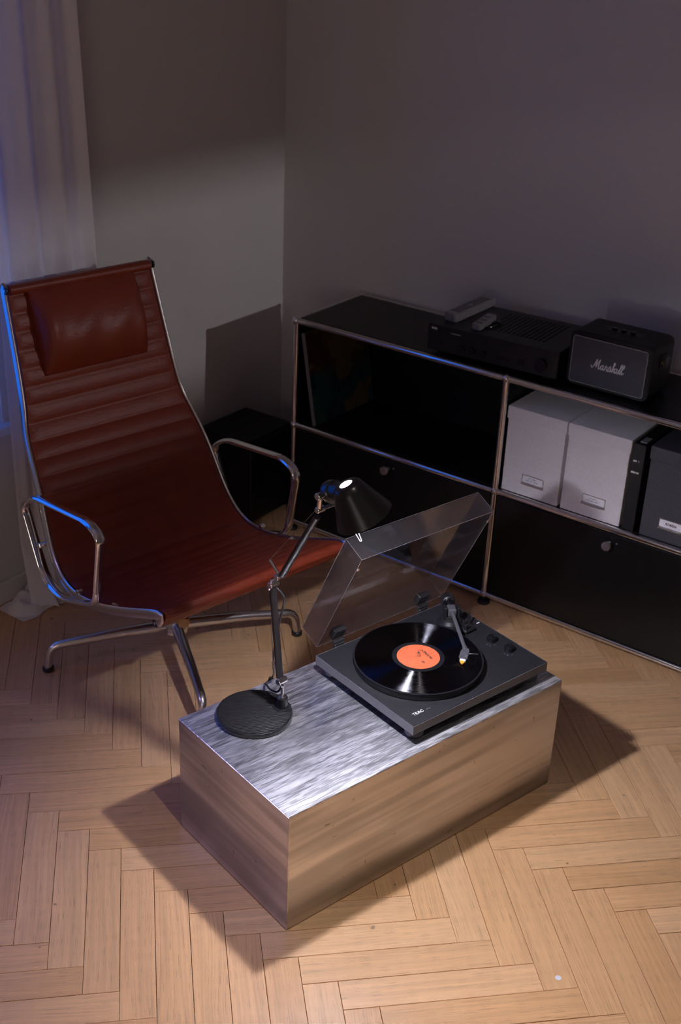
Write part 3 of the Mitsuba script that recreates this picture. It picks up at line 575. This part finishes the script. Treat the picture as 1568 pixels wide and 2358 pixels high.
# portable speaker
t = thing('portable_speaker', 'small black portable speaker with a white script logo on the sideboard', 'speaker')
sx0, sx1, sy0, sy1, sz0, sz1 = .1515, .3920, .058, .198, TOP + .004, TOP + .158
def round_box(x0, x1, y0, y1, z0, z1, r, e=.003):     # rounded outline in x-z, swept through y with softened rims
    pl = rrect(x1 - x0, z1 - z0, r, 8); c = V((x0 + x1) / 2, 0, (z0 + z1) / 2); ms = []
    M = lambda y: frame_mat(V(c[0], y, c[2]), V(1, 0, 0), V(0, 0, 1), V(0, -1, 0))
    return cat(xf(extr(pl.buffer(-e), 0, y1 - y0), M(y1)), xf(extr(pl.buffer(-e * .4), 0, y1 - y0 - e * .8), M(y1 - e * .4)), xf(extr(pl, 0, y1 - y0 - 2 * e), M(y1 - e)))
add('body', round_box(sx0, sx1, sy0, sy1, sz0, sz1, .020), 'm_black_wood', 30, t)
gm = extr(rrect(.2150, .1280, .006), 0, .003); gM = frame_mat(V((sx0 + sx1) / 2 - .001, sy0 + .0005, (sz0 + sz1) / 2 - .002), V(1, 0, 0), V(0, 0, 1), V(0, -1, 0))
g_ = add('grille', xf(gm, gM), 'm_grille', False, t, 'woven grey grille')
add('piping', xf(extr(rrect(.2180, .1310, .0075).difference(rrect(.2146, .1276, .006)), 0, .0042), gM), 'm_gold_frame', False, t)
S_a = [(1.25, .45), (1.1, .52), (.96, .38), (.95, .14), (1.06, .05), (1.2, .2), (1.28, .5), (1.25, .16), (1.33, .05), (1.44, .15)]
S_l = [(3.16, .15), (3.34, .7), (3.40, 1.0), (3.34, 1.1), (3.28, .9), (3.25, .2), (3.32, .05), (3.44, .15)]
S_r = [(1.44, .15), (1.54, .45), (1.57, .56), (1.62, .47), (1.74, .48), (1.75, .30), (1.74, .12), (1.82, .05), (1.94, .14)]
S_s = [(1.94, .14), (2.12, .58), (2.20, .32), (2.19, .12), (2.08, .04), (2.02, .10)]
S_h = [(2.19, .08), (2.34, .2), (2.50, .70), (2.57, 1.04), (2.50, 1.10), (2.45, .85), (2.43, .40), (2.42, .05), (2.50, .36), (2.62, .50), (2.69, .40), (2.67, .14), (2.74, .05), (2.84, .15)]
word = [[(-.2, .28), (-.16, .12), (-.05, .08), (.06, .2), (.32, 1.0), (.38, .2)], [(.38, .2), (.72, 1.02), (.70, .2), (.76, .06), (.86, .1), (.95, .3)], S_a, S_r, S_s, S_h,
        [(x + 1.72, y) for x, y in S_a], [(x + .06, y) for x, y in S_l], [(x + .34, y) for x, y in S_l] + [(3.86, .3)]]
word = [[(x + .18 * y, y) for x, y in smooth_path(l, 40)] for l in word]
wm = strokes(word, .052, .06); s_ = .0985 / (wm.bounds[1][0] - wm.bounds[0][0]); wm.apply_scale(s_); wm.apply_scale((1, 1.12, .5)); b0 = wm.bounds; wm.apply_translation((-(b0[0][0] + b0[1][0]) / 2, -(b0[0][1] + b0[1][1]) / 2, .003))
add('logo', xf(wm, gM), 'm_white_print', False, g_, 'white script lettering')
pm = rbox(sx0 + .060, sx1 - .060, sy0 + .055, sy1 - .052, sz1 - .001, sz1 + .0006, .0004); add('control_panel', pm, 'm_black_satin', False, t)
for q, cx_ in enumerate((.225, .252, .279)): add('knob', cyl((cx_ + .02, (sy0 + sy1) / 2, sz1 + .0006), (0, 0, 1), .0075, .006, .001), 'm_black_gloss', 30, t)
add('button', cyl((.218, (sy0 + sy1) / 2, sz1 + .0006), (0, 0, 1), .005, .002, .0006), 'm_black_gloss', 30, t)
st = add('strap', cat(rbox(sx1 - .001, sx1 + .005, .112, .150, sz0 + .082, sz0 + .118, .0015), rbox(sx1 + .005, sx1 + .012, .118, .144, sz0 + .084, sz0 + .116, .002)), 'm_black_plastic', False, t)
add('stud', cyl((sx1 + .005, .114, sz0 + .100), (1, 0, 0), .0034, .002, .0005), 'm_brass', 30, st, 'small brass stud')
for fx in (sx0 + .03, sx1 - .03):
    for fy in (sy0 + .025, sy1 - .025): add('foot', cyl((fx, fy, TOP + .0002), (0, 0, 1), .008, .0045), 'm_rubber', 30, t)

# floor-standing speaker between chair and sideboard
t = thing('speaker_cabinet', 'black speaker cabinet on the floor between the red chair and the sideboard', 'speaker')
add('cabinet', rbox(-1.082, -.874, -.085, .150, .004, .305, .002), 'm_black_wood', False, t)
add('front_grille', rbox(-.8738, -.866, -.081, .146, .009, .300, .003), 'm_black_satin', False, t)
for fx in (-1.06, -.90):
    for fy in (-.06, .125): add('foot', cyl((fx, fy, .0002), (0, 0, 1), .012, .0042), 'm_rubber', 30, t)

# ------------------------------------------------------------------ lounge chair
from scipy.interpolate import CubicSpline
t = thing('lounge_chair', 'red-brown leather lounge chair with chrome arms and headrest beside the steel bench', 'chair')
CTH = math.radians(-11.99); CF, CL = V(math.cos(CTH), math.sin(CTH), 0), V(-math.sin(CTH), math.cos(CTH), 0)
CC = V(-.53, -.80, 0) + CL * -.0346
Q = lambda a, l, z: CC + CF * a + CL * l + V(0, 0, z)
sK = np.linspace(0, 1, 8)
ca = CubicSpline(sK, [-.3437, -.33, -.27, -.2348, -.1461, -.0009, .3048, .3854]); cz = CubicSpline(sK, [1.0009, .9413, .7419, .6419, .5078, .3333, .4053, .4005]); cw = CubicSpline(sK, [.2126, .2174, .2289, .2443, .2648, .2851, .2849, .2726])
tt = np.linspace(0, 1, 1200); pa, pz, pw = ca(tt), cz(tt), cw(tt)
arc = np.r_[0, np.cumsum(np.hypot(np.diff(pa), np.diff(pz)))]; ARC = arc[-1]
def prof_at(s):
    i = np.interp(s, arc, tt); a, z, w_ = ca(i), cz(i), cw(i); da, dz = ca(i, 1), cz(i, 1); n = np.hypot(da, dz)
    return a, z, w_, dz / n * -1, da / n          # normal (na, nz) towards the sitter
NS, NL, PITCH_ = 330, 16, .047
ss = np.linspace(0, ARC, NS); ls = np.sin(np.linspace(-math.pi / 2, math.pi / 2, NL + 1))
def sling_shell(off_fn):
    v = []
    for s in ss:
        a, z, w_, na, nz = prof_at(s)
        for l in ls:
            o = off_fn(s, l); v.append(Q(a + na * o, l * (w_ - .004), z + nz * o))
    return np.array(v)
def bulge(s, l):
    e = np.clip((1 - abs(l)) / .10, 0, 1); g = abs(math.sin(math.pi * s / PITCH_)) ** .55
    return 0.0035 + .0050 * g * (e * (2 - e)) ** .8
front = sling_shell(bulge); back = sling_shell(lambda s, l: -.003 - .4 * (bulge(s, l) - .0035))
n1 = NL + 1; f = []
for i in range(NS - 1):
    for j in range(NL):
        p = i * n1 + j; f += [[p, p + n1, p + n1 + 1], [p, p + n1 + 1, p + 1]]
nf = len(front); fb = [[nf + c, nf + b, nf + a] for a, b, c in f]; fr = []
ring = [i * n1 for i in range(NS)] + [(NS - 1) * n1 + j for j in range(1, n1)] + [i * n1 + NL for i in range(NS - 2, -1, -1)] + [j for j in range(NL - 1, 0, -1)]
for k in range(len(ring)):
    a, b = ring[k], ring[(k + 1) % len(ring)]; fr += [[a, nf + a, nf + b], [a, nf + b, b]]
sl = trimesh.Trimesh(np.vstack([front, back]), f + fb + fr, process=False); sl.fix_normals()
add('sling_seat', sl, 'm_leather', 50, t, 'ribbed red-brown leather sling')
for sgn in (-1, 1):
    pts = []
    for s in np.linspace(.016, ARC - .012, 90):
        a, z, w_, na, nz = prof_at(s); pts.append(Q(a - na * .004, sgn * (w_ + .004), z - nz * .004))
    add('side_rail', tube(pts, .01, 12, squash=(.0055, .0125), ref=CL), 'm_alu', 40, t, 'polished aluminium side rail')
    for s in (.004, ARC - .006):
        a, z, w_, na, nz = prof_at(s); k = add('end_cap', cyl(Q(a - na * .006, sgn * (w_ + .0045), z - nz * .006), CL * sgn, .0105, .005, .0012), 'm_black_plastic', 40, t)
        add('screw', cyl(Q(a - na * .006, sgn * (w_ + .0095), z - nz * .006), CL * sgn, .004, .0012), 'm_alu', 40, k)
for s in (.003, ARC - .005):                        # leather rolls at the top and the front edge
    a, z, w_, na, nz = prof_at(s); add('edge_roll', tube([Q(a - na * .006, -(w_ - .003), z - nz * .006), Q(a - na * .006, w_ - .003, z - nz * .006)], .0125, 18), 'm_leather', 40, t)
# headrest: a flap over the top edge and a wedge-shaped pillow
hs = np.r_[np.linspace(-.036, 0, 12)[:-1], np.linspace(.0001, .262, 44)]; hl = np.linspace(-1, 1, 25); hf, hb = [], []
for s in hs:
    a, z, w_, na, nz = prof_at(max(s, 0))
    if s < 0:           # wraps around the roll at the top edge
        ph = -s / .0165; c_, s_ = math.cos(ph), math.sin(ph); a, z = a - na * .006, z - nz * .006
        na, nz = na * c_ - nz * s_, nz * c_ + na * s_
    u = np.clip((s - .035) / .225, 0, 1)
    for l in hl:
        lw = .158 - .004 * u; la = l * lw - .006
        sidef = np.clip((1 - abs(l)) / .12, 0, 1) ** .6
        th = .0065 + (.052 * math.sin(math.pi * min(u, .985) ** 1.15) ** .75 if 0 < u < 1 else 0.) * (.42 + .58 * sidef) * (1 + .05 * math.sin(9 * l + 7 * u))
        o_ = .008 + th if s >= 0 else .0205; i_ = .0075 if s >= 0 else .0135
        hf.append(Q(a + na * o_, la, z + nz * o_)); hb.append(Q(a + na * i_, la, z + nz * i_))
n1h, NH = len(hl), len(hs); f = []
for i in range(NH - 1):
    for j in range(n1h - 1):
        p = i * n1h + j; f += [[p, p + n1h, p + n1h + 1], [p, p + n1h + 1, p + 1]]
nfh = len(hf); fb = [[nfh + c, nfh + b, nfh + a] for a, b, c in f]; fr = []
ring = [i * n1h for i in range(NH)] + [(NH - 1) * n1h + j for j in range(1, n1h)] + [i * n1h + n1h - 1 for i in range(NH - 2, -1, -1)] + [j for j in range(n1h - 2, 0, -1)]
for k in range(len(ring)):
    a, b = ring[k], ring[(k + 1) % len(ring)]; fr += [[a, nfh + a, nfh + b], [a, nfh + b, b]]
hm = trimesh.Trimesh(np.array(hf + hb), f + fb + fr, process=False); hm.fix_normals()
add('headrest', hm, 'm_leather', 45, t, 'smooth leather head cushion hung over the top edge')
# arms: closed chrome loops
for sgn in (-1, 1):
    loop = fillet([(-.182, .497), (-.120, .543), (.138, .579), (.196, .560), (.160, .358), (-.010, .294), (-.095, .315)], .042, 7, True)
    pts = [Q(a, sgn * .300, z) for a, z in loop]
    k = add('armrest', tube(pts, .01, 16, True, squash=(.0140, .0068), ref=CL), 'm_chrome', 40, t, 'chrome loop armrest')
    add('arm_mount', cat(cyl(Q(-.120, sgn * .268, .400), CL * sgn, .007, .030), cyl(Q(.060, sgn * .284, .345), CL * sgn, .007, .014)), 'm_chrome', 40, k)
# cross stretchers, column, base
for a_, z_, dip in ((.215, .372, .050), (-.06, .352, .040)):
    pts = [Q(a_, l, z_ - dip * (1 - (l / .28) ** 2)) for l in np.linspace(-.28, .28, 25)]
    add('stretcher', tube(pts, .01, 12, squash=(.019, .006), ref=CF), 'm_alu', 40, t)
add('tilt_mechanism', rbox(-.06, .06, -.05, .05, .235, .315, .012), 'm_black_satin', 30, t)
scene[t + '__tilt_mechanism'] = mikit.ply(xf(rbox(-.10, .20, -.045, .045, .262, .315, .010), frame_mat(CC, CF, CL, V(0, 0, 1))), 'm_black_satin', smooth=False)
C0 = V(-.53, -.80, 0)
add('tilt_knob', xf(lathe([(0, 0), (.014, 0), (.016, .004), (.016, .030), (.013, .034), (0, .034)], 24), axis_mat(Q(.235, -.10, .285), CF - CL * .6)), 'm_brass', 30, t)
add('tilt_rod', tube([Q(.15, -.03, .285), Q(.235, -.10, .285)], .006, 10), 'm_chrome', 40, t)
add('column', lathe([(0, .075), (.034, .075), (.036, .085), (.030, .105), (.022, .115), (.0215, .20), (.017, .20), (.017, .28), (0, .28)], 36, C0), 'm_chrome', 35, t)
for k in range(4):
    a_ = math.radians(54.6 + 90 * k); d_ = V(math.cos(a_), math.sin(a_), 0)
    path = fillet([C0 + d_ * .015 + V(0, 0, .094), C0 + d_ * .18 + V(0, 0, .090), C0 + d_ * .346 + V(0, 0, .076), C0 + d_ * .354 + V(0, 0, .014)], .030, 7)
    rr = np.interp(np.linalg.norm(path[:, :2] - C0[:2], axis=1), [0, .30, .36], [.0165, .0125, .0115])
    lg = add('leg', tube(path, rr, 18), 'm_alu', 40, t, 'polished aluminium base leg')
    add('glide', cyl(C0 + d_ * .354 + V(0, 0, .0003), (0, 0, 1), .0155, .015, .003), 'm_black_plastic', 40, lg)

# ------------------------------------------------------------------ curtain at the left wall, its hem pooling on the floor
t = thing('curtain', 'sheer white curtain hanging at the window behind the red leather chair', 'curtain')
ny, nz_ = 130, 60; vs = []
for j in range(nz_ + 1):
    z = 2.62 * (1 - j / nz_); fl_ = max(0, .22 - z) / .22
    for i in range(ny + 1):
        u = i / ny; y1 = -.562 - .030 * (z - .95) / .70 * .75 if z > .3 else -.54
        y = -.915 + (y1 + .915) * u
        x = -1.035 + (.013 * math.sin(u * 19 + .5) + .004 * math.sin(u * 43 + 2 + z * .6)) * (1 + .25 * math.sin(z * 1.3 + u * 3)) + fl_ * (.05 * math.sin(u * 9) + .03)
        vs.append((x, y + fl_ * .02 * math.sin(u * 17), max(z, .004 + .008 * (1 + math.sin(u * 31)))))
f = []
for j in range(nz_):
    for i in range(ny):
        p = j * (ny + 1) + i; f += [[p, p + ny + 1, p + ny + 2], [p, p + ny + 2, p + 1]]
add('panel', trimesh.Trimesh(vs, f, process=False), 'm_curtain', True, t)
vs, n_ = [], 56
for j in range(n_ + 1):
    for i in range(n_ + 1):
        u, w_ = i / n_ * 2 - 1, j / n_ * 2 - 1; rr = math.hypot(u, w_); k = max(0, 1 - rr * rr)
        h = .085 * k ** .8 * (.75 + .35 * math.sin(u * 5.5 + w_ * 2) * math.sin(w_ * 3 + 1.2) + .10 * math.sin(u * 11 - w_ * 6))
        vs.append((-1.03 + .058 * w_ * (1 + .1 * math.sin(u * 7)), -.845 + .125 * u, .003 + max(h, 0) * 1.0))
f = []
for j in range(n_):
    for i in range(n_):
        p = j * (n_ + 1) + i; f += [[p, p + 1, p + n_ + 2], [p, p + n_ + 2, p + n_ + 1]]
add('pooled_hem', trimesh.Trimesh(vs, f, process=False), 'm_curtain', True, t, 'crumpled hem lying on the floor')

# small white paper dot on the parquet
t = thing('paper_dot', 'tiny round white paper dot on the parquet in front of the steel bench', 'paper dot')
scene[t] = mikit.ply(lathe([(0, .0001), (.0062, .0001), (.0065, .0004), (.0062, .0007), (0, .0008)], 24, (.872, -1.176, 0)), 'm_paper', smooth=30)
